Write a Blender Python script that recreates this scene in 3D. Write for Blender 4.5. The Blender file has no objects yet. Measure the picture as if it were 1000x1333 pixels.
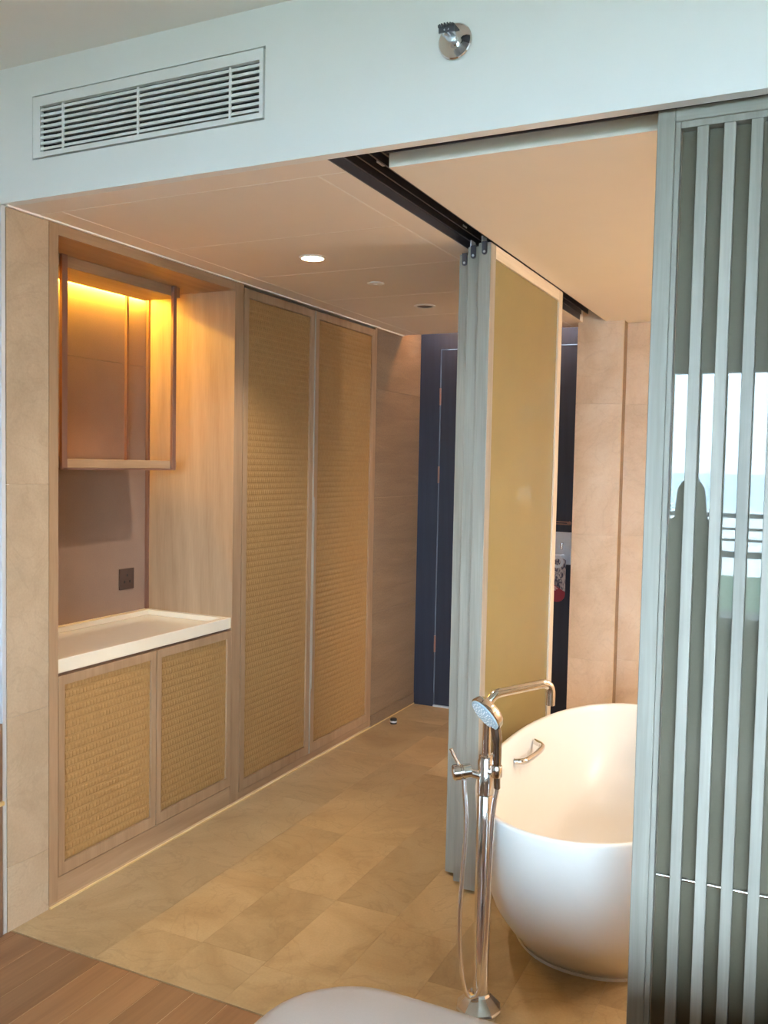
import bpy, bmesh, math, random
from mathutils import Vector, Matrix
random.seed(7)
PI = math.pi
S = bpy.context.scene
COL = S.collection

# ------------------------------------------------------------------ camera
def make_camera():
    yaw, pitch, roll, f = -0.450103473, -0.0526575239, 0.0197715734, 1172.11738
    cy, sy = math.cos(yaw), math.sin(yaw)
    fw = Vector((sy*math.cos(pitch), cy*math.cos(pitch), math.sin(pitch)))
    r = Vector((cy, -sy, 0)); u = r.cross(fw)
    r2 = math.cos(roll)*r + math.sin(roll)*u
    u2 = -math.sin(roll)*r + math.cos(roll)*u
    cd = bpy.data.cameras.new('camera'); co = bpy.data.objects.new('camera', cd); COL.objects.link(co)
    cd.sensor_fit = 'VERTICAL'; cd.sensor_height = 36.0; cd.lens = f/1333*36.0
    cd.clip_start = 0.02; cd.clip_end = 3000
    m = Matrix((( r2.x, u2.x, -fw.x, 0), (r2.y, u2.y, -fw.y, 0), (r2.z, u2.z, -fw.z, 1.6), (0, 0, 0, 1)))
    co.matrix_world = m
    S.camera = co
make_camera()

# ------------------------------------------------------------------ world, light, exposure
EXPOSURE = 1.2
SKY = 17.0
W = bpy.data.worlds.new('world'); S.world = W; W.use_nodes = True
bgn = W.node_tree.nodes['Background']
bgn.inputs['Color'].default_value = (0.66, 0.85, 1.05, 1); bgn.inputs['Strength'].default_value = SKY
S.view_settings.view_transform = 'Standard'
S.view_settings.look = 'None'
S.view_settings.exposure = EXPOSURE
S.view_settings.gamma = 1.0
S.view_settings.use_curve_mapping = False
S.cycles.use_denoising = True
S.cycles.max_bounces = 10; S.cycles.diffuse_bounces = 6
S.cycles.sample_clamp_indirect = 8.0
S.cycles.caustics_reflective = False; S.cycles.caustics_refractive = False

WARM = (1.0, 0.865, 0.71)
def lamp(name, kind, loc, energy, color, rot=(0, 0, 0), **kw):
    d = bpy.data.lights.new(name, kind); d.energy = energy; d.color = color
    for k, v in kw.items(): setattr(d, k, v)
    o = bpy.data.objects.new(name, d); COL.objects.link(o); o.location = loc; o.rotation_euler = rot
    return o
# daylight portal in the balcony window behind the camera
p = lamp('window_portal', 'AREA', (0.885, -2.47, 1.21), 1, (1, 1, 1), (PI/2, 0, PI), shape='RECTANGLE', size=4.03, size_y=2.30)
p.data.cycles.is_portal = True
CORRIDOR_W, BATH_W, BATH_FILL_W, LED_W, COVE_W = 34, 22, 38, 8.5, 2.6

# ------------------------------------------------------------------ mesh helpers
class MB:
    def __init__(s): s.v = []; s.f = []
    def add(s, vs, fs):
        n = len(s.v); s.v += [tuple(v) for v in vs]; s.f += [tuple(i+n for i in f) for f in fs]; return s
    def box(s, x0, x1, y0, y1, z0, z1):
        return s.add([(x0,y0,z0),(x1,y0,z0),(x1,y1,z0),(x0,y1,z0),(x0,y0,z1),(x1,y0,z1),(x1,y1,z1),(x0,y1,z1)],
                     [(0,3,2,1),(4,5,6,7),(0,1,5,4),(1,2,6,5),(2,3,7,6),(3,0,4,7)])
    def tube(s, pts, r, n=12, cap=True):
        pts = [Vector(q) for q in pts]; rs = r if isinstance(r, (list, tuple)) else [r]*len(pts)
        up = None; rings = []
        for i, q in enumerate(pts):
            a = pts[max(i-1, 0)]; b = pts[min(i+1, len(pts)-1)]; t = (b-a).normalized()
            if up is None:
                up = Vector((0,0,1)) if abs(t.z) < .9 else Vector((1,0,0))
            u = (up - t*up.dot(t)).normalized(); w = t.cross(u); up = u
            rings.append([q + rs[i]*(math.cos(2*PI*k/n)*u + math.sin(2*PI*k/n)*w) for k in range(n)])
        vs = [v for rg in rings for v in rg]; fs = []
        for i in range(len(rings)-1):
            for k in range(n):
                a = i*n+k; b = i*n+(k+1) % n; fs.append((a, b, b+n, a+n))
        if cap:
            fs.append(tuple(reversed(range(n)))); fs.append(tuple(range((len(rings)-1)*n, len(rings)*n)))
        return s.add(vs, fs)
    def lathe(s, prof, origin=(0,0,0), axis=(0,0,1), n=32, cap=True):
        ax = Vector(axis).normalized(); t = Vector((1,0,0)) if abs(ax.x) < .9 else Vector((0,1,0))
        u = (t - ax*t.dot(ax)).normalized(); w = ax.cross(u); o = Vector(origin); vs = []; fs = []
        for (r, h) in prof:
            for k in range(n):
                a = 2*PI*k/n; vs.append(o + ax*h + max(r, 1e-5)*(math.cos(a)*u + math.sin(a)*w))
        for i in range(len(prof)-1):
            for k in range(n):
                a = i*n+k; b = i*n+(k+1) % n; fs.append((a, b, b+n, a+n))
        if cap: fs.append(tuple(reversed(range(n)))); fs.append(tuple(range((len(prof)-1)*n, len(prof)*n)))
        return s.add(vs, fs)
    def build(s, name, mat, parent=None, bevel=0, smooth=None, **props):
        me = bpy.data.meshes.new(name); me.from_pydata(s.v, [], s.f); me.update()
        return finish(me, name, mat, parent, bevel, smooth, **props)

def finish(me, name, mat, parent=None, bevel=0, smooth=None, **props):
    bm = bmesh.new(); bm.from_mesh(me); bmesh.ops.recalc_face_normals(bm, faces=bm.faces); bm.to_mesh(me); bm.free()
    if smooth:
        me.shade_smooth(); me.set_sharp_from_angle(angle=math.radians(smooth))
    if mat: me.materials.append(mat)
    o = bpy.data.objects.new(name, me); COL.objects.link(o)
    if parent: o.parent = parent
    if bevel:
        m = o.modifiers.new('bevel', 'BEVEL'); m.width = bevel; m.segments = 2; m.limit_method = 'ANGLE'
    for k, v in props.items(): o[k] = v
    return o

def box(name, b, mat, parent=None, bevel=0, **props):
    return MB().box(*b).build(name, mat, parent, bevel, **props)

def thing(name, label, category, group=None):
    o = bpy.data.objects.new(name, None); COL.objects.link(o); o.empty_display_size = .1
    o['label'] = label; o['category'] = category
    if group: o['group'] = group
    return o
def tag(o, label, category, group=None):
    o['label'] = label; o['category'] = category
    if group: o['group'] = group
    return o
def struct(o): o['kind'] = 'structure'; return o
def sempty(name):
    o = bpy.data.objects.new(name, None); COL.objects.link(o); o['kind'] = 'structure'; return o

def bez(pts, n=10):
    """Catmull-Rom through points"""
    P = [Vector(q) for q in pts]; P = [2*P[0]-P[1]] + P + [2*P[-1]-P[-2]]; out = []
    for i in range(1, len(P)-2):
        for k in range(n):
            t = k/n; a, b, c, d = P[i-1], P[i], P[i+1], P[i+2]
            out.append(.5*((2*b)+(c-a)*t+(2*a-5*b+4*c-d)*t*t+(3*b-a-3*c+d)*t**3))
    out.append(P[-2]); return out
def arc_corner(a, c, b, r, n=8):
    """polyline a-c-b with the corner c rounded by r"""
    a, c, b = Vector(a), Vector(c), Vector(b); d1 = (a-c).normalized(); d2 = (b-c).normalized()
    p1 = c+d1*r; p2 = c+d2*r; out = []
    for k in range(n+1):
        t = k/n; out.append((1-t)**2*p1 + 2*t*(1-t)*c + t*t*p2)
    return out

# ------------------------------------------------------------------ materials
class NT:
    def __init__(s, name):
        s.m = bpy.data.materials.new(name); s.m.use_nodes = True; s.t = s.m.node_tree
        s.b = s.t.nodes['Principled BSDF']
    def n(s, typ, **kw):
        o = s.t.nodes.new(typ)
        for k, v in kw.items():
            if k in o.inputs: o.inputs[k].default_value = v
            else: setattr(o, k, v)
        return o
    def l(s, a, b): s.t.links.new(a, b)
def rgb(c): return (c[0], c[1], c[2], 1)
def srgb(r, g, b):
    f = lambda c: (c/255/12.92) if c/255 <= .04045 else ((c/255+.055)/1.055)**2.4
    return (f(r), f(g), f(b))
def plain(name, col, rough=.5, metal=0.0, coat=0, spec=.5, noise=.06, scale=40, bump=0.0):
    k = NT(name); b = k.b
    b.inputs['Roughness'].default_value = rough; b.inputs['Metallic'].default_value = metal
    b.inputs['Coat Weight'].default_value = coat; b.inputs['Specular IOR Level'].default_value = spec
    tc = k.n('ShaderNodeTexCoord'); nz = k.n('ShaderNodeTexNoise', Scale=scale, Detail=4.0)
    k.l(tc.outputs['Object'], nz.inputs['Vector'])
    mx = k.n('ShaderNodeMixRGB', blend_type='MIX'); mx.inputs[1].default_value = rgb([c*(1-noise) for c in col]); mx.inputs[2].default_value = rgb([min(1, c*(1+noise)) for c in col])
    k.l(nz.outputs['Fac'], mx.inputs[0]); k.l(mx.outputs[0], b.inputs['Base Color'])
    if bump:
        bp = k.n('ShaderNodeBump', Strength=bump, Distance=.002); k.l(nz.outputs['Fac'], bp.inputs['Height']); k.l(bp.outputs[0], b.inputs['Normal'])
    return k.m
def varied(k, vec_out, amount=37.0):
    """offset coordinates by the object's random number"""
    oi = k.n('ShaderNodeObjectInfo'); ad = k.n('ShaderNodeVectorMath', operation='MULTIPLY_ADD')
    cmb = k.n('ShaderNodeCombineXYZ')
    for i in range(3): k.l(oi.outputs['Random'], cmb.inputs[i])
    k.l(cmb.outputs[0], ad.inputs[0]); ad.inputs[1].default_value = (amount, amount*1.7, amount*.6); k.l(vec_out, ad.inputs[2])
    return oi, ad.outputs[0]
def wood(name, dark, light, axis='Z', rough=.45, ring=14.0, vary=.10, stretch=.07, bump=.15, coarse=5.0, wave=.08):
    k = NT(name); tc = k.n('ShaderNodeTexCoord'); oi, vec = varied(k, tc.outputs['Object'])
    mp = k.n('ShaderNodeMapping'); sc = [1, 1, 1]; sc['XYZ'.index(axis)] = stretch; mp.inputs['Scale'].default_value = sc
    k.l(vec, mp.inputs['Vector'])
    n1 = k.n('ShaderNodeTexNoise', Scale=coarse, Detail=3.0, Distortion=.6); n2 = k.n('ShaderNodeTexNoise', Scale=ring*12, Detail=5.0)
    k.l(mp.outputs[0], n1.inputs['Vector']); k.l(mp.outputs[0], n2.inputs['Vector'])
    wv = k.n('ShaderNodeTexWave', Scale=ring, Distortion=5.0, Detail=2.0); wv.bands_direction = 'DIAGONAL'; k.l(mp.outputs[0], wv.inputs['Vector'])
    a = k.n('ShaderNodeMath', operation='MULTIPLY'); k.l(n1.outputs['Fac'], a.inputs[0]); a.inputs[1].default_value = .55
    b_ = k.n('ShaderNodeMath', operation='MULTIPLY_ADD'); k.l(n2.outputs['Fac'], b_.inputs[0]); b_.inputs[1].default_value = .35; k.l(a.outputs[0], b_.inputs[2])
    c = k.n('ShaderNodeMath', operation='MULTIPLY_ADD'); k.l(wv.outputs['Fac'], c.inputs[0]); c.inputs[1].default_value = wave; k.l(b_.outputs[0], c.inputs[2])
    rp = k.n('ShaderNodeValToRGB'); rp.color_ramp.elements[0].position = .3; rp.color_ramp.elements[0].color = rgb(dark); rp.color_ramp.elements[1].position = .68; rp.color_ramp.elements[1].color = rgb(light)
    k.l(c.outputs[0], rp.inputs[0])
    hv = k.n('ShaderNodeHueSaturation'); mr = k.n('ShaderNodeMapRange'); mr.inputs['To Min'].default_value = 1-vary; mr.inputs['To Max'].default_value = 1+vary
    k.l(oi.outputs['Random'], mr.inputs['Value']); k.l(mr.outputs[0], hv.inputs['Value']); k.l(rp.outputs[0], hv.inputs['Color'])
    k.l(hv.outputs[0], k.b.inputs['Base Color']); k.b.inputs['Roughness'].default_value = rough
    bp = k.n('ShaderNodeBump', Strength=bump, Distance=.001); k.l(c.outputs[0], bp.inputs['Height']); k.l(bp.outputs[0], k.b.inputs['Normal'])
    return k.m
def stone(name, dark, mid, light, rough=.35, scale=3.0, vary=.10, vein=.35, grain=.15, stretch=(1, 1, 1)):
    k = NT(name); tc = k.n('ShaderNodeTexCoord'); oi, vec = varied(k, tc.outputs['Object'], 53.0)
    mp = k.n('ShaderNodeMapping'); mp.inputs['Scale'].default_value = stretch; k.l(vec, mp.inputs['Vector'])
    n1 = k.n('ShaderNodeTexNoise', Scale=scale, Detail=6.0, Roughness=.62, Distortion=.9); k.l(mp.outputs[0], n1.inputs['Vector'])
    rp = k.n('ShaderNodeValToRGB'); e = rp.color_ramp.elements; e[0].position = .28; e[0].color = rgb(dark); e[1].position = .72; e[1].color = rgb(light)
    m = e.new(.5); m.color = rgb(mid); k.l(n1.outputs['Fac'], rp.inputs[0])
    n2 = k.n('ShaderNodeTexNoise', Scale=scale*1.3, Detail=4.0, Distortion=2.2); k.l(mp.outputs[0], n2.inputs['Vector'])
    v = k.n('ShaderNodeValToRGB'); e = v.color_ramp.elements; e[0].position = .475; e[0].color = (0,0,0,1); e[1].position = .525; e[1].color = (0,0,0,1); q = e.new(.5); q.color = (1,1,1,1)
    k.l(n2.outputs['Fac'], v.inputs[0]); vm = k.n('ShaderNodeMath', operation='MULTIPLY'); k.l(v.outputs[0], vm.inputs[0]); vm.inputs[1].default_value = vein
    mx = k.n('ShaderNodeMixRGB', blend_type='MIX'); k.l(vm.outputs[0], mx.inputs[0]); k.l(rp.outputs[0], mx.inputs[1]); mx.inputs[2].default_value = rgb([c*.72 for c in dark])
    n3 = k.n('ShaderNodeTexNoise', Scale=120.0, Detail=3.0); k.l(tc.outputs['Object'], n3.inputs['Vector'])
    g = k.n('ShaderNodeMixRGB', blend_type='OVERLAY'); g.inputs[0].default_value = grain; k.l(mx.outputs[0], g.inputs[1]); k.l(n3.outputs['Fac'], g.inputs[2])
    hv = k.n('ShaderNodeHueSaturation'); mr = k.n('ShaderNodeMapRange'); mr.inputs['To Min'].default_value = 1-vary; mr.inputs['To Max'].default_value = 1+vary
    k.l(oi.outputs['Random'], mr.inputs['Value']); k.l(mr.outputs[0], hv.inputs['Value']); k.l(g.outputs[0], hv.inputs['Color'])
    k.l(hv.outputs[0], k.b.inputs['Base Color']); k.b.inputs['Roughness'].default_value = rough
    return k.m
def emit(name, col, strength):
    k = NT(name); k.b.inputs['Emission Color'].default_value = rgb(col); k.b.inputs['Emission Strength'].default_value = strength
    k.b.inputs['Base Color'].default_value = rgb(col); return k.m
def fabric(name, col, rough=.9, scale=260, noise=.15, spec=.2, coat=0.0, coat_rough=.03, stripe=0):
    k = NT(name); tc = k.n('ShaderNodeTexCoord'); mp = k.n('ShaderNodeMapping'); k.l(tc.outputs['Object'], mp.inputs['Vector'])
    a = k.n('ShaderNodeTexNoise', Scale=scale, Detail=2.0); b2 = k.n('ShaderNodeTexNoise', Scale=6.0, Detail=3.0)
    k.l(mp.outputs[0], a.inputs['Vector']); k.l(mp.outputs[0], b2.inputs['Vector'])
    ad = k.n('ShaderNodeMath', operation='ADD'); k.l(a.outputs['Fac'], ad.inputs[0]); k.l(b2.outputs['Fac'], ad.inputs[1])
    hf = k.n('ShaderNodeMath', operation='MULTIPLY'); k.l(ad.outputs[0], hf.inputs[0]); hf.inputs[1].default_value = .5
    mx = k.n('ShaderNodeMixRGB'); mx.inputs[1].default_value = rgb([c*(1-noise) for c in col]); mx.inputs[2].default_value = rgb([c*(1+noise) for c in col])
    k.l(hf.outputs[0], mx.inputs[0])
    if stripe:   # fine upright threads
        wv = k.n('ShaderNodeTexWave', Scale=stripe, Distortion=.6); wv.bands_direction = 'Y'; k.l(mp.outputs[0], wv.inputs['Vector'])
        mu = k.n('ShaderNodeMixRGB', blend_type='MULTIPLY'); mu.inputs[0].default_value = .22; k.l(mx.outputs[0], mu.inputs[1]); k.l(wv.outputs[0], mu.inputs[2]); mx = mu
    k.l(mx.outputs[0], k.b.inputs['Base Color'])
    k.b.inputs['Roughness'].default_value = rough; k.b.inputs['Specular IOR Level'].default_value = spec
    k.b.inputs['Coat Weight'].default_value = coat; k.b.inputs['Coat Roughness'].default_value = coat_rough
    return k.m

M = {}
M['paint'] = plain('white_paint', (.86, .86, .85), .7, spec=.2, noise=.015, scale=8)
M['ceil_paint'] = plain('room_ceiling_paint', (.88, .85, .79), .8, spec=.2, noise=.015, scale=8)
M['vent'] = plain('white_powder_coat', (.84, .84, .83), .6, spec=.2, noise=.02)
M['dark'] = plain('dark_void', (.02, .022, .03), .7)
M['track'] = plain('dark_anodised_aluminium', (.09, .09, .115), .35, metal=.5, noise=.1)
M['bath_ceil'] = plain('cream_ceiling_paint', (.88, .83, .76), .7, spec=.2, noise=.015, scale=8)
M['cor_ceil'] = plain('corridor_ceiling_paint', (.86, .78, .71), .7, spec=.2, noise=.02, scale=8)
M['joint'] = plain('ceiling_joint', (.95, .9, .85), .7)
M['stone_wall'] = stone('beige_marble', (.385, .285, .19), (.45, .338, .23), (.515, .40, .285), .4, 2.6, .05, .18, .12)
M['stone_bath'] = stone('cream_marble', (.56, .42, .29), (.66, .52, .39), (.73, .61, .49), .4, 2.6, .03, .15, .10)
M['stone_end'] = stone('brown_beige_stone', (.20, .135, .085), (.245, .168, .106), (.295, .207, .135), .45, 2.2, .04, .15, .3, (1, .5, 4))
M['stone_floor'] = stone('floor_marble', (.345, .230, .115), (.44, .312, .168), (.515, .38, .218), .3, 2.4, .13, .25, .12)
M['grout'] = plain('grout', (.46, .335, .21), .8)
M['oak'] = wood('tan_oak', (.30, .18, .098), (.43, .28, .168), 'Z', .45, 9, .05)
M['oak_h'] = wood('tan_oak_level', (.30, .18, .098), (.43, .28, .168), 'Y', .45, 9, .05)
M['oak_x'] = wood('tan_oak_deep', (.30, .18, .098), (.43, .28, .168), 'X', .45, 9, .05)
M['floor_wood'] = wood('brown_floor_wood', (.20, .098, .046), (.325, .175, .085), 'Y', .4, 6, .12, .05, .1)
M['dark_wood'] = wood('walnut_brown', (.13, .07, .045), (.24, .14, .09), 'X', .45, 8, .05)
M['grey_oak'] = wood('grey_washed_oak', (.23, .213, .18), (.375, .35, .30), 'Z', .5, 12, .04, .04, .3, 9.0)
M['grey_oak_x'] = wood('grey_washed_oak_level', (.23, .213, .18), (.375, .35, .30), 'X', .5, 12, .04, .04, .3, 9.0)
M['warm_lit_oak'] = wood('warm_lit_oak', (.55, .48, .38), (.72, .64, .53), 'Z', .45, 12, .04, .04, .2, 9.0)  # screen wood with the bathroom's warm light put into its colour
M['warm_lit_oak_h'] = wood('warm_lit_oak_level', (.55, .48, .38), (.72, .64, .53), 'Y', .45, 12, .04, .04, .2, 9.0)  # level-grain copy, same warm light painted in
M['cane'] = plain('woven_cane', (.36, .205, .076), .6, noise=.15, scale=60)
M['cane_back'] = plain('cane_backing', (.25, .155, .07), .8)
M['copper'] = plain('brushed_copper', (.27, .155, .12), .4, metal=.6, noise=.05)
M['brass'] = plain('brass_strip', (.86, .68, .34), .35, metal=.5)
M['chrome'] = plain('chrome', (.76, .75, .74), .07, metal=1.0, noise=.01)
M['steel'] = plain('brushed_steel', (.66, .70, .76), .35, metal=.35, noise=.03)
M['counter'] = plain('cream_solid_surface', (.80, .72, .58), .22, noise=.02, coat=.3)
M['mauve'] = fabric('mauve_wallcovering', (.285, .19, .145), .6, 300, .28, .4)
M['socket'] = plain('bronze_plate', (.09, .055, .045), .4, metal=.3)
M['door'] = wood('navy_stained_timber', (.014, .019, .036), (.022, .029, .054), 'Z', .5, 12, .05, .04, .1)
M['tub'] = plain('white_solid_surface', (.74, .72, .69), .28, noise=.01, spec=.4)
M['yellow_glass'] = fabric('olive_gold_fabric_glass', (.24, .195, .062), .6, 200, .12, .3, 1.0, .02, 60)
M['dark_glass'] = fabric('olive_fabric_dark_glass', (.115, .100, .066), .6, 200, .12, .3, 1.0, .0)
M['dark_glass'].node_tree.nodes['Principled BSDF'].inputs['Coat IOR'].default_value = 1.5
M['linen'] = plain('white_linen', (.58, .50, .465), .85, spec=.2, noise=.03, scale=200, bump=.1)
M['rubber'] = plain('black_rubber', (.02, .02, .022), .5)
M['nozzle'] = plain('pale_blue_spray_face', (.42, .55, .62), .35)
M['lit'] = emit('lamp_diffuser', (1, .86, .62), 18)
M['led'] = emit('amber_led', (1, .55, .03), 14)
M['disc'] = plain('white_plastic', (.85, .82, .78), .5)
M['skin'] = plain('skin', (.52, .33, .25), .5)
M['hair'] = plain('dark_hair', (.02, .015, .013), .4)
M['cloth'] = fabric('grey_green_cloth', (.10, .12, .12), .9, 200, .1)
M['lawn'] = plain('lawn_grass', (.10, .15, .09), .9, noise=.3, scale=.5)
M['sand'] = plain('pale_sand', (.85, .85, .83), .9, noise=.05, scale=.2)
M['deck'] = plain('dark_deck', (.07, .065, .06), .7)
M['hose'] = plain('polished_hose', (.80, .80, .80), .22, metal=1.0)
M['dark_reflection_chrome'] = plain('chrome_reflecting_dark', (.30, .29, .29), .15, metal=1.0)  # chrome darkened: dark reflections are put into the colour
M['wood_gap'] = plain('plank_bevel', (.66, .48, .32), .7)
M['pull'] = plain('pale_bronze', (.42, .36, .29), .4, metal=.3)
M['sea'] = plain('hazy_sea', (.58, .68, .74), .5, noise=.06, scale=.02)
M['rail'] = plain('dark_grey_metal', (.10, .11, .13), .4, metal=.3)
def pane_glass():
    k = NT('clear_window_glass'); t = k.t
    tr = k.n('ShaderNodeBsdfTransparent'); gl = k.n('ShaderNodeBsdfGlossy'); gl.inputs['Roughness'].default_value = .0
    tr.inputs['Color'].default_value = (.96, .98, .97, 1)
    fr = k.n('ShaderNodeFresnel'); fr.inputs['IOR'].default_value = 1.45; mx = k.n('ShaderNodeMixShader')
    k.l(fr.outputs[0], mx.inputs[0]); k.l(tr.outputs[0], mx.inputs[1]); k.l(gl.outputs[0], mx.inputs[2]); k.l(mx.outputs[0], t.nodes['Material Output'].inputs['Surface'])
    return k.m
M['pane'] = pane_glass()

# ------------------------------------------------------------------ dimensions (metres; camera stands at x=0 y=0 z=1.6)
XL = -2.401          # face of cabinetry, stone pier and end stone on the left
YH = 2.105           # room face of the bulkhead
ZC = 2.413           # corridor and bathroom ceiling
ZR = 2.832           # room ceiling
YE = 5.479           # face of entrance door wall
RX0, RX1, RY0 = -3.4, 3.0, -2.5

# ------------------------------------------------------------------ setting: floors
fl = struct(box('floor', (RX0-.1, RX1+.1, RY0-.15, 2.132, -.12, -.0016), M['wood_gap']))
fs = struct(box('floor', (-2.5, 2.1, 2.138, 5.75, -.12, -.012), M['grout']))
# wood planks along y
pl = {}
x = -2.125 - .1225*8
for i in range(48):
    y0 = RY0 - random.uniform(0, 1.2) if i % 2 else RY0 - random.uniform(.2, .9)
    edges = [RY0-.1]; y = y0 + 1.35
    while y < 2.0:
        edges.append(y); y += 1.35
    edges.append(2.132)
    if x+.1225 > RX0 and x < RX1:
        for a, b in zip(edges[:-1], edges[1:]):
            key = round(b-a, 4)
            if key not in pl:
                me = MB().box(.0014, .1211, .0012, key-.0012, -.0015, 0)
                o = me.build('wood_plank', M['floor_wood'], fl); pl[key] = o
            else:
                o = pl[key].copy(); COL.objects.link(o)
            o.location = (x, a, 0)
    x += .1225
# marble tiles, strips .25 wide along y, joints staggered as in the photo
strips = [(-2.401, -2.035, [2.138, 2.88, 3.62, 4.38, 5.10, 5.75]),
          (-2.035, -1.788, [2.138, 2.375, 2.87, 3.37, 3.865, 4.36, 4.86, 5.36, 5.75]),
          (-1.788, -1.535, [2.138, 2.378, 2.84, 3.37, 3.87, 4.25, 4.62, 5.0, 5.4, 5.75]),
          (-1.535, -1.285, [2.138, 2.354, 2.84, 3.37, 3.61, 4.11, 4.6, 5.1, 5.6, 5.75])]
xx = -1.285
k = 0
while xx < 2.05:
    off = [.0, .25, .12, .38][k % 4]
    strips.append((xx, xx+.25, [2.138] + [2.138+.13+off+.5*j for j in range(7)] + [5.75])); xx += .25; k += 1
for (a, b, ys) in strips:
    ys = [q for q in ys if q <= 5.75]
    for c, d in zip(ys[:-1], ys[1:]):
        if d-c < .03: continue
        o = MB().box(0, b-a-.0006, 0, d-c-.0006, -.012, 0).build('stone_tile', M['stone_floor'], fs)
        o.location = (a+.0003, c+.0003, 0)

# ------------------------------------------------------------------ setting: bedroom shell
struct(box('ceiling', (RX0-.1, RX1+.1, RY0-.15, YH+.2, ZR, ZR+.1), M['ceil_paint']))
struct(box('wall_left', (RX0-.1, RX0, RY0, YH, 0, ZR), M['paint']))
struct(box('wall_right', (RX1, RX1+.1, RY0, YH, 0, ZR), M['paint']))
# bulkhead wall with a hole for the air vent; left return below it, right piece behind the screen
VX0, VX1, VZ0, VZ1 = -2.268, -1.402, 2.532, 2.728
w = MB()
w.box(RX0, VX0, YH, 2.14, ZC, ZR); w.box(VX1, RX1, YH, 2.14, ZC, ZR); w.box(VX0, VX1, YH, 2.14, ZC, VZ0); w.box(VX0, VX1, YH, 2.14, VZ1, ZR)
w.box(RX0, XL-.012, YH, 2.14, 0, ZC); w.box(1.25, RX1, YH, 2.14, 0, ZC)
struct(w.build('wall_front', M['paint']))
# edge trims of the left return
struct(box('trim_1', (XL-.030, XL-.001, YH-.004, 2.118, 0, ZC-.002), M['steel'], None, .002))
struct(box('trim_2', (-3.2, XL-.034, YH-.006, YH-.001, 0, ZC-.004), M['vent'], None, .002))
# rear wall with balcony window opening
w = MB(); WX0, WX1, WZ0, WZ1 = -1.13, 2.90, .06, 2.36
w.box(RX0, WX0, RY0-.15, RY0, 0, ZR); w.box(WX1, RX1, RY0-.15, RY0, 0, ZR); w.box(WX0, WX1, RY0-.15, RY0, WZ1, ZR); w.box(WX0, WX1, RY0-.15, RY0, 0, WZ0)
struct(w.build('wall_rear', M['paint']))
wn = sempty('window_1')
w = MB(); y0, y1 = RY0-.11, RY0-.05
w.box(WX0, WX0+.05, y0, y1, WZ0, WZ1); w.box(WX1-.05, WX1, y0, y1, WZ0, WZ1); w.box(WX0+.05, WX1-.05, y0, y1, WZ1-.05, WZ1); w.box(WX0+.05, WX1-.05, y0, y1, WZ0, WZ0+.05); w.box(.90, .96, y0, y1, WZ0+.05, WZ1-.05)
w.build('window_frame', M['steel'], wn)
for a, b in ((WX0+.051, .899), (.961, WX1-.051)):
    box('pane', (a, b, RY0-.085, RY0-.077, WZ0+.051, WZ1-.051), M['pane'], wn)

# ------------------------------------------------------------------ setting: corridor and bathroom shell
TX0, TX1, TY0, TY1 = -1.225, -1.0985, 2.14, 4.95     # sliding track groove
cc = struct(box('ceiling', (-2.95, TX0-.0005, 2.1405, 5.19, ZC+.0008, ZC+.10), M['joint']))
def cpanel(a, b, c, d): MB().box(a, b, c, d, ZC, ZC+.001).build('ceiling_panel', M['cor_ceil'], cc)
ys = [2.250, 2.815, 3.375, 3.965, 4.53, 5.19]
g = .004
cpanel(-2.95, TX0-.0005, 2.1405, 2.250-g)
for c, d in zip(ys[:-1], ys[1:]):
    cpanel(-2.29+g, -1.316-g, c+g, d-g)
cpanel(-2.40, -2.29-g, 2.25+g, 5.19); cpanel(-1.316+g, TX0-.0005, 2.25+g, 5.19)
cpanel(-2.95, -2.4005, 2.25+g, 5.19)
struct(box('ceiling', (TX1, 2.1, 2.262, 5.2, ZC, ZC+.11), M['bath_ceil']))
struct(box('ceiling', (-2.5, -1.2, 5.19, 5.75, 2.60, 2.68), M['cor_ceil']))        # raised cove over the entrance door
struct(box('ceiling', (-2.95, 2.1, 2.14, 5.19, ZC+.115, ZC+.16), M['dark']))       # deck above the suspended ceilings
struct(box('trim_3', (XL, XL+.010, YH+.012, 5.19, ZC-.006, ZC-.0005), M['joint']))
# left wall behind the cabinetry
lw = struct(box('wall_left', (-3.06, -2.96, 2.14, 5.75, 0, 2.6), M['paint']))
# stone pier
pr = struct(box('wall_left', (-2.94, XL-.010, 2.142, 2.299, 0, ZC-.0065), M['grout']))
zs = [0, .221, .731, 1.51, ZC-.0065]
for a, b in zip(zs[:-1], zs[1:]):
    box('stone_tile', (XL-.0098, XL, 2.120, 2.2985, a+.0006, b-.0006), M['stone_wall'], pr)
# stone wall at the corridor end
er = struct(box('wall_left', (-2.94, XL-.010, 4.832, 5.75, 0, 2.6), M['grout']))
zs = [0.075, .70, 1.40, 2.05, 2.6]
for a, b in zip(zs[:-1], zs[1:]):
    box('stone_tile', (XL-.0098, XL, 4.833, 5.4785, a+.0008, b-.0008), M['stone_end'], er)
struct(box('baseboard_left', (XL-.0098, XL+.004, 4.833, 5.4785, 0, .0745), M['stone_end']))
# brass strip along the floor
struct(box('trim_4', (XL+.0005, XL+.007, 2.301, 5.478, .0005, .007), M['brass']))
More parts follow.
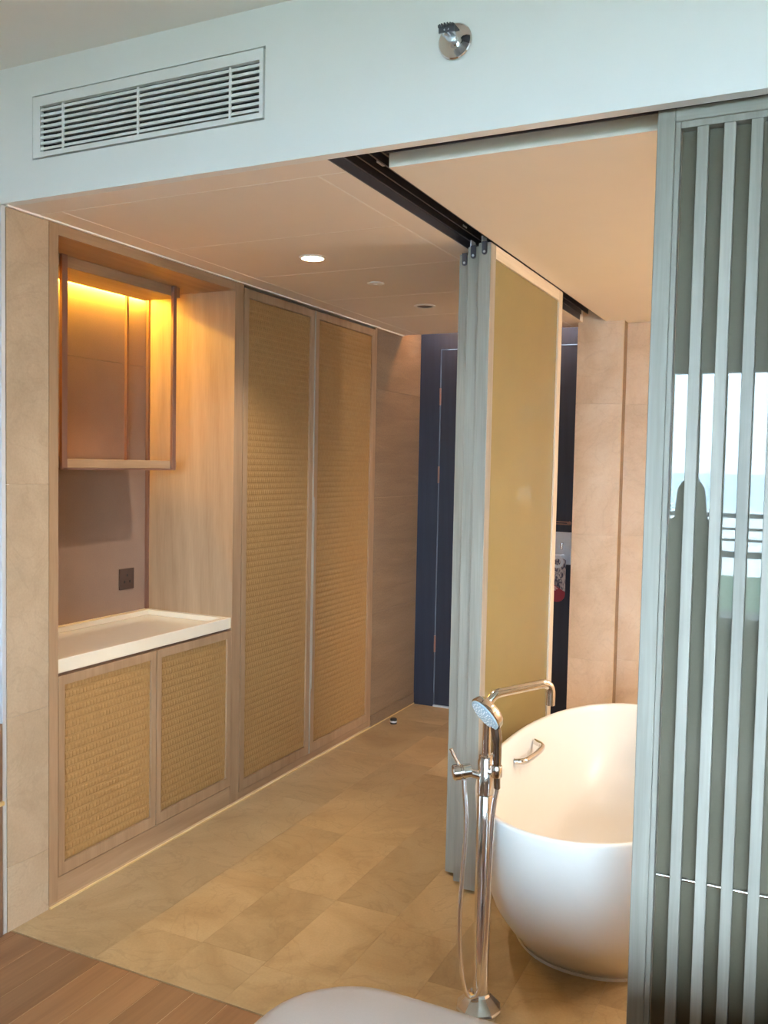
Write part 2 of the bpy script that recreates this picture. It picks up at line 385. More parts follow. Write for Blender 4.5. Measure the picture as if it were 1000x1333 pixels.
# bathroom stone walls: pilaster nib and the wall beyond it
nib = struct(box('wall_back', (-1.238, -1.010, 5.042, 5.475, 0, ZC+.11), M['grout']))
zs = [0, .525, 1.23, 1.96, ZC+.11]
for a, b in zip(zs[:-1], zs[1:]):
    box('stone_tile', (-1.250, -.995, 5.030, 5.0415, a+.0006, b-.0006 if b < 2.4 else b), M['stone_bath'], nib)
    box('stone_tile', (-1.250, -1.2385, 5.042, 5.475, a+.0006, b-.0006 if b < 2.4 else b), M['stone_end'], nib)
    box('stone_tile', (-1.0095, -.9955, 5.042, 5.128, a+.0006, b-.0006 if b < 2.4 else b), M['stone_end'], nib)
bw = struct(box('wall_back', (-1.009, 2.1, 5.142, 5.3, 0, ZC-.001), M['grout']))
xs = [-1.009, -.62, -.01, .6, 1.2, 1.8, 2.1]
for i, (c, d) in enumerate(zip(xs[:-1], xs[1:])):
    for a, b in zip(zs[:-1], zs[1:]):
        box('stone_tile', (c+.0006, d-.0006, 5.130, 5.1415, a+.0006, min(b, ZC-.001)-.0006), M['stone_bath'], bw)
struct(box('wall_right', (2.0, 2.1, 2.14, 5.129, 0, ZC-.001), M['stone_bath']))

# entrance door
dr = sempty('door_1')
w = MB(); w.box(XL+.001, -2.258, YE, YE+.12, 0, 2.6); w.box(-1.332, -1.252, YE, YE+.12, 0, 2.6); w.box(-2.258, -1.332, YE, YE+.12, 2.357, 2.6)
w.build('door_frame', M['door'], dr)
lf = box('door_leaf', (-2.254, -1.336, YE+.008, YE+.055, .012, 2.353), M['door'], dr, .002)
for z in (2.05, 1.54, .42):
    MB().tube([(-2.256, YE+.002, z-.055), (-2.256, YE+.002, z+.055)], .006, 10).build('hinge', M['copper'], lf)
box('door_sill', (-2.258, -1.332, YE-.004, YE+.06, .0003, .010), M['steel'], dr)
o = box('lock_plate', (-1.465, -1.362, YE-.004, YE+.0078, 1.005, 1.205), M['steel'], lf, .004, label='silver lock plate')
MB().tube([(-1.415, YE-.005, 1.135), (-1.415, YE-.022, 1.135), (-1.415, YE-.024, 1.10)], .008, 10).build('thumb_turn', M['chrome'], lf)
pts = [(-1.41, YE-.006, 1.06), (-1.41, YE-.05, 1.06)] ; pts = [pts[0]] + arc_corner(pts[0], pts[1], (-1.55, YE-.05, 1.06), .02) + [(-1.55, YE-.05, 1.06)]
MB().tube(pts, .010, 12).build('door_handle', M['steel'], lf, smooth=40)
w = MB(); w.tube([(-1.50, YE-.004, 1.268), (-1.378, YE-.004, 1.268)], .004, 8); w.tube([(-1.50, YE-.004, 1.254), (-1.378, YE-.004, 1.254)], .004, 8)
w.lathe([(.012, 0), (.012, .02), (.008, .024)], (-1.378, YE+.006, 1.261), (0, -1, 0), 16)
w.build('door_guard', M['copper'], lf, smooth=40)

# ------------------------------------------------------------------ sliding track
tr = thing('sliding_door_track', 'dark metal multi-channel ceiling track running back above the stacked sliding panels', 'track')
w = MB(); w.box(TX0, TX1, TY0, TY1, ZC+.085, ZC+.095)
w.box(TX0, TX0+.004, TY0, TY1, ZC+.001, ZC+.085)
w.build('track_bed', M['track'], tr)
for i in range(4):
    xr = TX0 + .004 + (TX1-TX0-.010)*i/3
    box('track_rib', (xr, xr+.006, TY0+.004, TY1, ZC+.030, ZC+.0849), M['track'], tr)
tr2 = thing('sliding_door_track', 'dark metal channel track in the narrow gap behind the white bulkhead', 'track')
box('track_bed', (TX1+.001, 1.5, TY0, 2.261, ZC+.085, ZC+.095), M['track'], tr2)
for i in range(3):
    yr = TY0 + .002 + .045*i
    box('track_rib', (TX1+.001, 1.5, yr, yr+.006, ZC+.030, ZC+.0849), M['track'], tr2)
for (x_, y_) in ((-1.155, 2.33), (-1.182, 3.05), (-1.07, 2.20)):
    box('roller_clip', (x_-.008, x_+.008, y_-.02, y_+.02, ZC+.036, ZC+.044), M['steel'], tr if x_ < -1.1 else tr2, .003)

# ------------------------------------------------------------------ stacked sliding panels
def panel(x0, x1, ya, yb, label, first):
    t = thing('sliding_screen', label, 'sliding screen', 'sliding screens stacked between corridor and bath')
    z0, z1, fw_ = .012, (2.398 if x0 < -1.24 else 2.408), .058
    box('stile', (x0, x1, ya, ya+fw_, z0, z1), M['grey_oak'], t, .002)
    box('stile', (x0, x1, yb-fw_, yb, z0, z1), M['warm_lit_oak'], t, .002)
    box('rail', (x0, x1, ya+fw_+.0002, yb-fw_-.0002, z1-.048, z1), M['warm_lit_oak_h'], t, .002)
    box('rail', (x0, x1, ya+fw_+.0002, yb-fw_-.0002, z0, z0+.06), M['warm_lit_oak_h'], t, .002)
    box('glass_pane', ((x0+x1)/2-.010, x1-.008, ya+fw_+.0005, yb-fw_-.0005, z0+.0605, z1-.0485), M['yellow_glass'], t, label='olive gold fabric glass')
    n = 15; 
    if not first:
        pass
    for k in range(n):
        y = ya+fw_+.03+(yb-ya-2*fw_-.06)*k/(n-1)
        box('slat', (x0+.002, (x0+x1)/2-.0105, y-.012, y+.012, z0+.0605, z1-.0485), M['grey_oak'], t)
    w = MB(); xm = (x0+x1)/2
    w.box(xm-.010, xm+.010, ya-.004, ya-.0005, z1-.034, z1+.004)
    w.lathe([(.010, 0), (.010, .0035)], (xm, ya-.0005, z1-.034), (0, -1, 0), 20)
    h = w.build('hanger_bracket', M['track'], t)
    MB().lathe([(.0045, 0), (.0045, .002)], (xm, ya-.0045, z1-.033), (0, -1, 0), 12).build('bolt', M['steel'], h)
    if x0 > -1.24: box('hanger_plate', (xm-.013, xm-.008, ya-.002, ya+.04, z1+.0005, z1+.024), M['steel'], t)
panel(-1.262, -1.219, 3.225, 4.21, 'grey sliding screen standing nearest the corridor, its edge set back the most', False)
panel(-1.205, -1.162, 3.165, 4.17, 'middle grey sliding screen in the stack of three, between the other two', False)
panel(-1.148, -1.100, 3.120, 4.125, 'sliding screen with olive gold glass facing the bathtub', True)

# ------------------------------------------------------------------ slatted screen at the right
sc_ = thing('slatted_screen', 'tall grey oak sliding screen with upright slats over dark glass', 'sliding screen')
SX0, SX1, SY0, SY1 = -.370, 1.18, 2.170, 2.208
Z0, Z1 = .012, 2.424
for a, b in ((SX0, SX0+.040), (SX1-.040, SX1)):
    box('stile', (a, b, SY0, SY1, Z0, Z1), M['grey_oak'], sc_, .0025)
box('rail', (SX0+.0402, SX1-.0402, SY0, SY1, Z1-.030, Z1), M['grey_oak_x'], sc_, .0025)
box('rail', (SX0+.0402, SX1-.0402, SY0, SY1, Z0, Z0+.08), M['grey_oak_x'], sc_, .0025)
w = MB(); w.box(SX0+.0402, SX0+.052, SY0+.004, SY1-.004, Z0+.081, Z1-.0302); w.box(SX1-.052, SX1-.0402, SY0+.004, SY1-.004, Z0+.081, Z1-.0302); w.box(SX0+.0525, SX1-.0525, SY0+.004, SY1-.004, Z1-.046, Z1-.0302)
w.build('inner_bead', M['grey_oak'], sc_, .0015)
box('glass_pane', (SX0+.0525, SX1-.0525, SY0+.031, SY0+.0365, Z0+.0805, Z1-.0465), M['dark_glass'], sc_, label='dark glass over olive fabric')
x = -.282; n = 0
while x < SX1-.08:
    box('slat', (x, x+.0250, SY0+.003, SY0+.021, Z0+.0805, Z1-.0465), M['grey_oak'], sc_, .0015)
    x += .0571
MB().tube([(SX0+.053, SY0+.026, .631), (SX1-.053, SY0+.026, .631)], .0044, 10).build('glazing_bar', M['chrome'], sc_, smooth=60, label='thin bright metal bar')

# ------------------------------------------------------------------ ceiling fittings
def ceiling_fit(x, y, label, name, lit):
    t = thing(name, label, 'ceiling light' if lit is not None else 'ceiling fitting')
    return t
t = thing('ceiling_light', 'lit round recessed downlight in the corridor ceiling', 'ceiling light')
MB().lathe([(.052, 0), (.052, .004), (.044, .006), (.044, .0)], (-1.843, 3.119, ZC-.0005), (0, 0, -1)).build('trim_ring', M['disc'], t, smooth=40)
MB().lathe([(.042, 0), (.042, .004), (.03, .007)], (-1.843, 3.119, ZC-.0005), (0, 0, -1)).build('diffuser', M['lit'], t, smooth=40)
lamp('corridor_lamp', 'SPOT', (-1.843, 3.119, ZC-.012), CORRIDOR_W, WARM, spot_size=math.radians(125), spot_blend=.6, shadow_soft_size=.04)
t = thing('detector_disc', 'small flat white disc on the ceiling beyond the lit downlight', 'ceiling disc')
MB().lathe([(.038, 0), (.038, .003), (.030, .007)], (-1.832, 3.66, ZC-.0005), (0, 0, -1)).build('cover', M['disc'], t, smooth=40)
MB().lathe([(.010, 0), (.010, .002)], (-1.832, 3.66, ZC-.0078), (0, 0, -1)).build('cap', M['disc'], t, smooth=40)
t = thing('ceiling_light', 'unlit recessed downlight with dark centre, farther along the corridor ceiling', 'ceiling light')
MB().lathe([(.055, 0), (.055, .004), (.043, .006), (.043, .0)], (-1.851, 4.262, ZC-.0005), (0, 0, -1)).build('trim_ring', M['disc'], t, smooth=40)
MB().lathe([(.041, 0), (.041, .003), (.012, .004)], (-1.851, 4.262, ZC-.0005), (0, 0, -1)).build('lens', M['socket'], t, smooth=40)
lamp('cove_lamp', 'AREA', (-1.85, 5.30, 2.58), COVE_W, (1, .45, .10), shape='RECTANGLE', size=.9, size_y=.06)
# unseen downlights added behind the screen to light the bathroom
for (x_, y_, l_) in ((.30, 2.95, 'added unseen bathroom downlight close behind the slatted screen'), (.30, 4.15, 'added unseen bathroom downlight toward the back stone wall'), (1.25, 3.5, 'added unseen bathroom downlight nearest the right bathroom wall')):
    t = thing('ceiling_light', l_, 'ceiling light', 'added bathroom downlights')
    MB().lathe([(.052, 0), (.052, .004), (.044, .006), (.044, .0)], (x_, y_, ZC-.0005), (0, 0, -1)).build('trim_ring', M['disc'], t, smooth=40)
    MB().lathe([(.042, 0), (.042, .004), (.03, .007)], (x_, y_, ZC-.0005), (0, 0, -1)).build('diffuser', M['lit'], t, smooth=40)
    lamp('added_bath_lamp', 'SPOT', (x_, y_, ZC-.012), BATH_W, WARM, spot_size=math.radians(150), spot_blend=.7, shadow_soft_size=.05)

# globe lamp added out of view to brighten the bathroom ceiling and walls
t = thing('added_wall_lamp', 'added unseen globe lamp filling the bathroom with warm light', 'added fill lamp')
MB().lathe([(.05, 0), (.05, .012), (.02, .02), (.02, .09), (.03, .095)], (1.9995, 3.7, 1.75), (-1, 0, 0), 24).build('bracket', M['steel'], t, smooth=40)
MB().lathe([(.03, .0955), (.065, .115), (.085, .155), (.085, .185), (.065, .225), (.02, .243)], (1.9995, 3.7, 1.75), (-1, 0, 0), 28).build('globe', M['lit'], t, smooth=60)
lamp('added_bath_fill', 'POINT', (1.62, 3.7, 1.75), BATH_FILL_W, WARM, shadow_soft_size=.12)

# switch plates on the back bathroom wall (seen mirrored in the olive glass)
for z_, l_ in ((1.92, 'upper pale square plate on the back bathroom wall'), (1.445, 'lower pale switch plate on the back bathroom wall')):
    t = thing('wall_switch', l_, 'switch')
    box('plate', (-.700, -.612, 5.120, 5.1295, z_-.045, z_+.045), M['disc'], t, .003)
    box('rocker', (-.672, -.640, 5.116, 5.1198, z_-.025, z_+.025), M['disc'], t, .001)

# ------------------------------------------------------------------ air vent
t = thing('air_vent', 'white rectangular air grille set in the bulkhead wall', 'air vent')
w = MB(); y0, y1 = YH-.003, YH+.012; X0, X1, A0, A1 = VX0+.005, VX1-.005, VZ0+.005, VZ1-.005; f = .030
w.box(X0, X0+f, y0, y1, A0, A1); w.box(X1-f*.4, X1, y0, y1, A0, A1); w.box(X0+f, X1-f*.4, y0, y1, A0, A0+f*.5); w.box(X0+f, X1-f*.4, y0, y1, A1-f, A1)
w.build('frame', M['vent'], t)
w = MB(); w.box(VX0+.001, VX1-.001, YH+.10, YH+.11, VZ0+.001, VZ1-.001)
w.box(VX0+.001, VX1-.001, YH+.013, YH+.10, VZ0+.0005, VZ0+.003); w.box(VX0+.001, VX1-.001, YH+.013, YH+.10, VZ1-.003, VZ1-.0005); w.box(VX0+.0005, VX0+.003, YH+.013, YH+.10, VZ0+.003, VZ1-.003); w.box(VX1-.003, VX1-.0005, YH+.013, YH+.10, VZ0+.003, VZ1-.003)
w.build('duct', M['dark'], t)
gx0, gx1, gz0, gz1 = X0+f, X1-f*.4, A0+f*.5, A1-f
for k in range(8):
    z = gz0+.006+(gz1-gz0-.022)*k/7
    w = MB(); w.add([(gx0, YH+.0, z), (gx1, YH+.0, z), (gx1, YH+.028, z+.008), (gx0, YH+.028, z+.008), (gx0, YH+.0, z+.0080), (gx1, YH+.0, z+.0080), (gx1, YH+.028, z+.0160), (gx0, YH+.028, z+.0160)],
                    [(0,3,2,1),(4,5,6,7),(0,1,5,4),(1,2,6,5),(2,3,7,6),(3,0,4,7)])
    w.build('blade', M['vent'], t)
for fr in (.115, .478, .88):
    x_ = gx0+(gx1-gx0)*fr
    box('mullion', (x_-.0035, x_+.0035, YH-.002, YH+.004, gz0+.0005, gz1-.004), M['vent'], t)

# ------------------------------------------------------------------ sidewall sprinkler
t = thing('sprinkler', 'round chrome wall sprinkler on the white bulkhead', 'sprinkler')
o_ = (-.848, YH-.001, 2.638)
MB().lathe([(.043, 0), (.044, .003), (.041, .006), (.034, .004), (.022, .0025), (.012, .003), (.010, .006)], o_, (0, -1, 0), 40).build('escutcheon', M['chrome'], t, smooth=60)
MB().lathe([(.010, .006), (.010, .022), (.013, .024), (.013, .032), (.008, .034)], o_, (0, -1, 0), 20).build('nozzle', M['steel'], t, smooth=40)
w = MB()
for s_ in (-1, 1):
    w.tube(bez([(o_[0]+s_*.010, YH-.030, o_[2]), (o_[0]+s_*.015, YH-.045, o_[2]), (o_[0]+s_*.004, YH-.060, o_[2]+.004)], 5), .0025, 8)
w.tube([(o_[0], YH-.034, o_[2]), (o_[0], YH-.058, o_[2]+.002)], .0022, 8)
w.build('frame_arm', M['steel'], t, smooth=40)
w = MB()
for k in range(9):
    a = PI*k/8; cx = o_[0]-.019*math.cos(a)
    w.box(cx-.0016, cx+.0016, YH-.064-.010*math.sin(a), YH-.058, o_[2]+.010, o_[2]+.0135)
w.box(o_[0]-.020, o_[0]+.020, YH-.060, YH-.056, o_[2]-.002, o_[2]+.014); w.box(o_[0]-.018, o_[0]+.018, YH-.058, YH-.02, o_[2]+.014, o_[2]+.017)
w.build('deflector', M['rail'], t)

# ------------------------------------------------------------------ minibar alcove
NY0, NY1, NXB = 2.342, 3.388, -2.90
t = thing('minibar_alcove', 'tan oak alcove lining with mauve back panel around the white counter', 'alcove')
box('post', (-2.899, XL, 2.301, NY0, .013, ZC-.0065), M['oak'], t)
box('post', (-2.899, XL, NY1, 3.455, .013, ZC-.0065), M['oak'], t)
box('lintel', (-2.899, XL, NY0+.0005, NY1-.0005, 2.369, ZC-.0065), M['oak_h'], t)
w = MB().box(-2.925, -2.9005, 2.305, 3.45, .886, 2.037); w.build('back_panel', M['mauve'], t, label='mauve textured lower panel')
w = MB().box(-2.925, -2.9005, 2.305, 3.45, 2.0385, 2.369); w.build('back_panel', M['mauve'], t)
box('corner_strip', (-2.8995, -2.885, NY1-.014, NY1-.0005, .8865, 2.3685), M['copper'], t, label='dark copper corner strip')
lb = box('light_box', (-2.815, -2.612, NY0+.002, 3.262, 2.326, 2.3688), M['oak_h'], t)
box('led_strip', (-2.897, -2.885, NY0+.01, NY1-.02, 2.362, 2.3688), M['led'], t, label='amber glowing strip')
lamp('alcove_led', 'AREA', (-2.889, (NY0+NY1)/2, 2.358), LED_W, (1, .58, .06), shape='RECTANGLE', size=.010, size_y=1.0)

# hanging shelf
t = thing('hanging_shelf', 'oak shelf hung on copper rods inside the alcove', 'shelf')
SHX0, SHX1, SHY0, SHY1 = -2.880, -2.600, 2.47, 3.246
box('shelf_board', (SHX0, SHX1-.012, SHY0, SHY1, 1.564, 1.598), M['oak_h'], t, .001)
for (x_, y_, hy, zt) in ((-2.604, 2.566, .014, 2.3685), (-2.604, 3.212, .011, 2.3685), (-2.842, 2.566, .006, 2.3685), (-2.842, 3.178, .006, 2.3685)):
    box('rod', (x_-.007, x_+.007, y_-hy, y_+hy, 1.5565, zt), M['copper'], t, .001)
w = MB()
w.box(-2.611, -2.597, 2.5595, 3.2005, 1.5555, 1.5635)
w.box(-2.86, -2.612, 3.203, 3.217, 1.5555, 1.5635); w.box(-2.86, -2.612, 2.54, 2.554, 1.5555, 1.5635)
w.build('base_bar', M['copper'], t)
# power socket
t = thing('power_socket', 'square bronze power socket on the mauve panel above the counter', 'socket')
box('plate', (-2.8995, -2.892, 3.196, 3.292, .995, 1.092), M['socket'], t, .002)
for (dy, dz) in ((0, .018), (-.018, -.012), (.018, -.012)):
    box('socket_hole', (-2.8918, -2.8905, 3.244+dy-.004, 3.244+dy+.004, 1.043+dz-.006, 1.043+dz+.006), M['rubber'], t)

# counter tray
t = thing('counter_top', 'white counter slab with a shallow sunken tray in the alcove', 'counter')
CY0, CY1, CX0, CX1 = NY0+.001, NY1-.001, -2.8985, XL-.004
zb, zt, zr = .836, .886, .862
w = MB(); w.box(CX0, CX1-.0302, CY0, CY1, zb, zr)
w.build('slab', M['counter'], t)
w = MB(); w.box(CX0, CX0+.035, CY0, CY1, zr+.0002, zt); w.box(CX1-.030, CX1, CY0, CY1, zb, zt); w.box(CX0+.0352, CX1-.0302, CY1-.03, CY1, zr+.0002, zt); w.box(CX0+.0352, CX1-.0302, CY0, CY0+.03, zr+.0002, zt)
w.build('raised_rim', M['counter'], t, .002)

# woven cane builder
def cane(parent, x, y0, y1, z0, z1):
    pw, ph = .0172, .0285
    ny = max(3, round((y1-y0)/pw)); nz = max(3, round((z1-z0)/ph)); pw = (y1-y0)/ny; ph = (z1-z0)/nz
    w = MB()
    for j in range(nz):
        zc = z0+(j+.5)*ph; sh = 0 if j % 2 == 0 else .5
        for i in range(ny + (1 if sh else 0)):
            yc = y0+(i+.5-sh)*pw
            a, b = max(y0+.0005, yc-pw*.46), min(y1-.0005, yc+pw*.46)
            if b-a < .004: continue
            dz = ph*.485; sl = .0022; c = (a+b)/2
            vs = [(x, a+sl*0, zc-dz), (x, b, zc-dz), (x+.0024, a, zc-dz*.35), (x+.0034, c, zc-dz*.35), (x+.0024, b, zc-dz*.35),
                  (x+.0024, a, zc+dz*.35), (x+.0034, c, zc+dz*.35), (x+.0024, b, zc+dz*.35), (x, a, zc+dz), (x, b, zc+dz), (x, a, zc), (x, b, zc)]
            w.add(vs, [(0,1,4,3,2), (2,3,6,5), (3,4,7,6), (5,6,7,9,8), (0,2,5,8,10), (1,11,9,7,4)])
        # level strand hiding behind the row joint
        w.box(x-.0010, x+.0014, y0+.0005, y1-.0005, z0+j*ph-.0030, z0+j*ph+.0030) if j else None
    o = w.build('cane_weave', M['cane'], parent); o['kind'] = 'stuff'
    return o
def cane_door(parent, y0, y1, z0, z1, sw, tw, bw_):
    """framed door with woven cane; face at XL"""
    w = MB(); xb, xf = XL-.022, XL
    ya, yb, za, zb_ = y0+sw, y1-sw, z0+bw_, z1-tw
    w.box(xb, xf, y0, ya, z0, z1); w.box(xb, xf, yb, y1, z0, z1)
    w.box(xb, xf, ya, yb, zb_, z1); w.box(xb, xf, ya, yb, z0, za)
    d = w.build('door', M['oak'], parent)
    w = MB(); e = .004   # raised bead round the cane
    box('bead', (XL-.010, XL-.001, ya+.0002, ya+e, za+.0002, zb_-.0002), M['oak'], d); box('bead', (XL-.010, XL-.001, yb-e, yb-.0002, za+.0002, zb_-.0002), M['oak'], d)
    box('backing_board', (xb+.002, XL-.0105, ya+.0002, yb-.0002, za+.0002, zb_-.0002), M['cane_back'], d)
    cane(d, XL-.009, ya+e+.0005, yb-e-.0005, za+.001, zb_-.001)
    return d
# low cabinet
t = thing('minibar_cabinet', 'low cabinet with two woven cane doors under the white counter', 'cabinet')
box('carcass', (-2.895, XL-.0225, NY0+.002, NY1-.002, .10, .8355), M['dark_wood'], t)
box('plinth', (-2.895, XL-.002, NY0+.0005, NY1-.0005, .013, .096), M['oak_h'], t)
cane_door(t, NY0+.003, 2.868, .100, .826, .026, .034, .044)
cane_door(t, 2.873, NY1-.002, .100, .826, .026, .034, .044)
# tall wardrobe
t = thing('wardrobe', 'tall wardrobe with two full-height woven cane doors', 'wardrobe')
TZ1 = 2.394
w = MB(); w.box(-2.90, XL-.024, 3.458, 4.806, .013, TZ1+.004)
w.build('carcass', M['oak'], t)
box('end_panel', (-2.90, XL, 4.8075, 4.831, .013, ZC-.0065), M['oak'], t)
box('plinth', (XL-.0235, XL-.002, 3.458, 4.807, .013, .048), M['oak_h'], t)
d = cane_door(t, 3.462, 4.098, .051, TZ1, .034, .040, .045)
d2 = cane_door(t, 4.112, 4.806, .051, TZ1, .034, .040, .045)
w = MB(); w.box(XL-.018, XL+.006, 4.0985, 4.1035, .051, TZ1)
w.build('edge_pull', M['pull'], d, label='slim pale metal edge pull')
w = MB(); w.box(XL-.018, XL+.008, 4.1065, 4.1115, .40, 1.42)
w.build('edge_pull', M['pull'], d2, label='slim pale metal edge pull')
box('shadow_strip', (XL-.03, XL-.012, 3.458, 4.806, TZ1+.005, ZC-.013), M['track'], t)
# door stop
t = thing('door_stop', 'small black cylindrical door stop on the marble floor by the end wall', 'door stop')
MB().lathe([(.020, 0), (.021, .004), (.021, .030), (.017, .034)], (-2.315, 4.985, .0005), (0, 0, 1), 24).build('base', M['rubber'], t, smooth=40)
MB().lathe([(.0215, .010), (.0225, .012), (.0225, .018), (.0215, .020)], (-2.315, 4.985, .0005), (0, 0, 1), 24).build('steel_band', M['steel'], t, smooth=40)

# ------------------------------------------------------------------ bathtub
t = thing('bathtub', 'white oval freestanding bathtub behind the slatted screen', 'bathtub')
TCX, TCY = -.630, 3.22
def loop(a, b, z, n=72, e=2.25):
    out = []
    for k in range(n):
        q = 2*PI*k/n; c, s_ = math.cos(q), math.sin(q)
        out.append((TCX+a*math.copysign(abs(c)**(2/e), c), TCY+b*math.copysign(abs(s_)**(2/e), s_), z))
    return out
ZT = .57
outer = [(.305, .455, .0105), (.315, .47, .03), (.340, .53, .08), (.366, .615, .16), (.386, .69, .26), (.397, .745, .36), (.403, .782, .46), (.405, .800, .53), (.405, .806, .560), (.402, .804, .567), (.396, .798, ZT)]
inner = [(.388, .790, ZT-.001), (.383, .785, ZT-.006), (.378, .776, .54), (.364, .74, .44), (.342, .68, .33), (.310, .59, .23), (.262, .47, .17), (.18, .32, .150), (.06, .11, .146)]
vs = []; fs = []; L = [loop(a, b, z) for a, b, z in outer+inner]; n = 72
for l in L: vs += l
for i in range(len(L)-1):
    for k in range(n):
        a = i*n+k; b = i*n+(k+1) % n; fs.append((a, b, b+n, a+n))
fs.append(tuple(range(n))); fs.append(tuple(range((len(L)-1)*n, len(L)*n)))
MB().add(vs, fs).build('shell', M['tub'], t, smooth=60)
l0 = loop(.308, .458, .0005); l1 = loop(.308, .458, .010)
MB().add(l0+l1, [(k, (k+1) % n, n+(k+1) % n, n+k) for k in range(n)] + [tuple(range(n)), tuple(range(n, 2*n))]).build('base_ring', M['tub'], t, smooth=60)
def inner_x(y, z):  # left inner wall
    for (a0, b0, z0), (a1, b1, z1) in zip(inner[1:-1], inner[2:]):
        if z1 <= z <= z0:
            q = (z-z1)/(z0-z1); a = a1+(a0-a1)*q; b = b1+(b0-b1)*q
            return TCX - a*(max(0, 1-abs((y-TCY)/b)**2.25))**(1/2.25)
    return TCX-.36
zh = .492
pa = (inner_x(3.245, zh)+.003, 3.245, zh-.005); pb = (inner_x(3.455, zh)+.003, 3.455, zh+.012)
MB().tube(bez([pa, (pa[0]+.035, 3.262, zh-.002), (pa[0]+.052, 3.35, zh+.002), (pb[0]+.042, 3.43, zh+.010), (pb[0]+.004, 3.455, zh+.018)], 8), .012, 14).build('grab_handle', M['chrome'], t, smooth=60, label='chrome grab handle')
MB().lathe([(.03, 0), (.03, .004), (.024, .006)], (TCX, TCY, .1465), (0, 0, 1), 28).build('drain', M['chrome'], t, smooth=40)

# ------------------------------------------------------------------ floor-standing bath mixer
t = thing('bath_mixer', 'chrome floor-standing bath mixer beside the white tub', 'tap')
FX, FY = -.842, 2.46
MB().lathe([(.068, 0.0005), (.068, .006), (.066, .012), (.034, .044), (.030, .050), (.026, .052)], (FX-.004, FY, 0), (0, 0, 1), 10).build('base', M['chrome'], t)
MB().lathe([(.0232, .0525), (.0232, .640), (.021, .645)], (FX, FY, 0), (0, 0, 1), 32).build('column', M['chrome'], t, smooth=40)
MB().lathe([(.020, .6455), (.024, .648), (.024, .745), (.021, .750), (.021, .760), (.014, .763)], (FX, FY, 0), (0, 0, 1), 32).build('collar', M['chrome'], t, smooth=40)
sp = [(FX, FY, .7635), (FX, FY, .885)] + arc_corner((FX, FY, .80), (FX, FY, .938), (-.70, 2.612, .962), .045) + arc_corner((FX, FY, .938), (-.698, 2.614, .962), (-.698, 2.614, .88), .035) + [(-.698, 2.614, .892)]
MB().tube(sp, [.0125]*2 + [.0135]*(len(sp)-2), 20).build('spout', M['chrome'], t, smooth=60)
# lever side: cross tube, valve body, stick
hub = Vector((-.905, 2.425, .712))
w = MB(); w.tube([(FX-.015, FY-.006, .700), tuple(hub + Vector((.012, .008, 0)))], .012, 16); w.build('arm', M['chrome'], t, smooth=40)
ax = Vector((-.55, .45, .0)).normalized()
vb = MB().lathe([(.012, -.030), (.0205, -.028), (.0215, -.006), (.0195, -.004), (.0195, .0), (.0225, .003), (.0225, .022), (.018, .026)], tuple(hub), (-.75, -.45, -.12), 24).build('valve_body', M['chrome'], t, smooth=40)
MB().tube([tuple(hub + Vector((-.004, -.004, .018))), tuple(hub + Vector((-.018, -.008, .040))), tuple(hub + Vector((-.030, -.012, .066)))], [.0048, .0042, .0052], 10).build('lever', M['chrome'], vb, smooth=60)
# holder and hand shower
hp = Vector((-.800, 2.43, .727))
w = MB(); w.tube([(FX+.02, FY-.008, .717), tuple(hp + Vector((-.0115, .004, -.001)))], .009, 14); w.lathe([(.0125, -.014), (.0150, -.014), (.0165, -.012), (.0165, .018), (.0150, .020), (.0125, .020), (.0125, -.014)], tuple(hp), (.0, 0, 1), 18, False)
w.build('shower_holder', M['chrome'], t, smooth=40)
hs = thing('hand_shower', 'round chrome hand shower with pale blue spray face, resting in its holder', 'hand shower')
h0 = hp + Vector((.001, -.001, .022)); hc = Vector((-.829, 2.400, .896))
nrm = Vector((-.50, -.66, -.56)).normalized()
back = hc - nrm*.020
MB().tube([tuple(v) for v in bez([h0 + Vector((.0025, 0, -.068)), h0, h0 + Vector((.000, -.004, .07)), h0 + Vector((-.008, -.008, .125)), back + Vector((.006, 0, -.002))], 6)], [.0095]*6+[.0125]*6+[.0145]*6+[.014]*7, 16).build('handle', M['dark_reflection_chrome'], hs, smooth=60, label='chrome handle coloured dark for its reflections')
hd = MB().lathe([(.020, -.034), (.044, -.028), (.053, -.018), (.055, -.004), (.052, -.001)], tuple(hc), tuple(nrm), 40).build('shower_head', M['chrome'], hs, smooth=50)
MB().lathe([(.0505, -.0008), (.0505, .0022), (.046, .0038)], tuple(hc), tuple(nrm), 40).build('spray_face', M['nozzle'], hd, smooth=40, label='pale blue spray face')
uu = nrm.cross(Vector((0, 0, 1))).normalized(); ww = nrm.cross(uu)
w = MB()
for r_, m_ in ((.010, 6), (.020, 11), (.031, 16), (.041, 20)):
    for k in range(m_):
        a = 2*PI*k/m_; c = hc + nrm*.0038 + r_*(math.cos(a)*uu + math.sin(a)*ww)
        w.lathe([(.0019, 0), (.0016, .0015)], tuple(c), tuple(nrm), 6)
o = w.build('spray_nozzles', M['vent'], hd); o['kind'] = 'stuff'
hose = bez([tuple(hp + Vector((.0035, -.001, -.0475))), (-.806, 2.428, .60), (-.812, 2.424, .40), (-.816, 2.422, .22), (-.828, 2.420, .09), (-.852, 2.416, .056), (-.872, 2.412, .075), (-.888, 2.408, .16), (-.894, 2.408, .28), (-.890, 2.415, .42), (-.885, 2.422, .56), tuple(hub + Vector((.008, .002, -.022)))], 8)
MB().tube(hose, .0068, 12).build('hose', M['hose'], t, smooth=60)

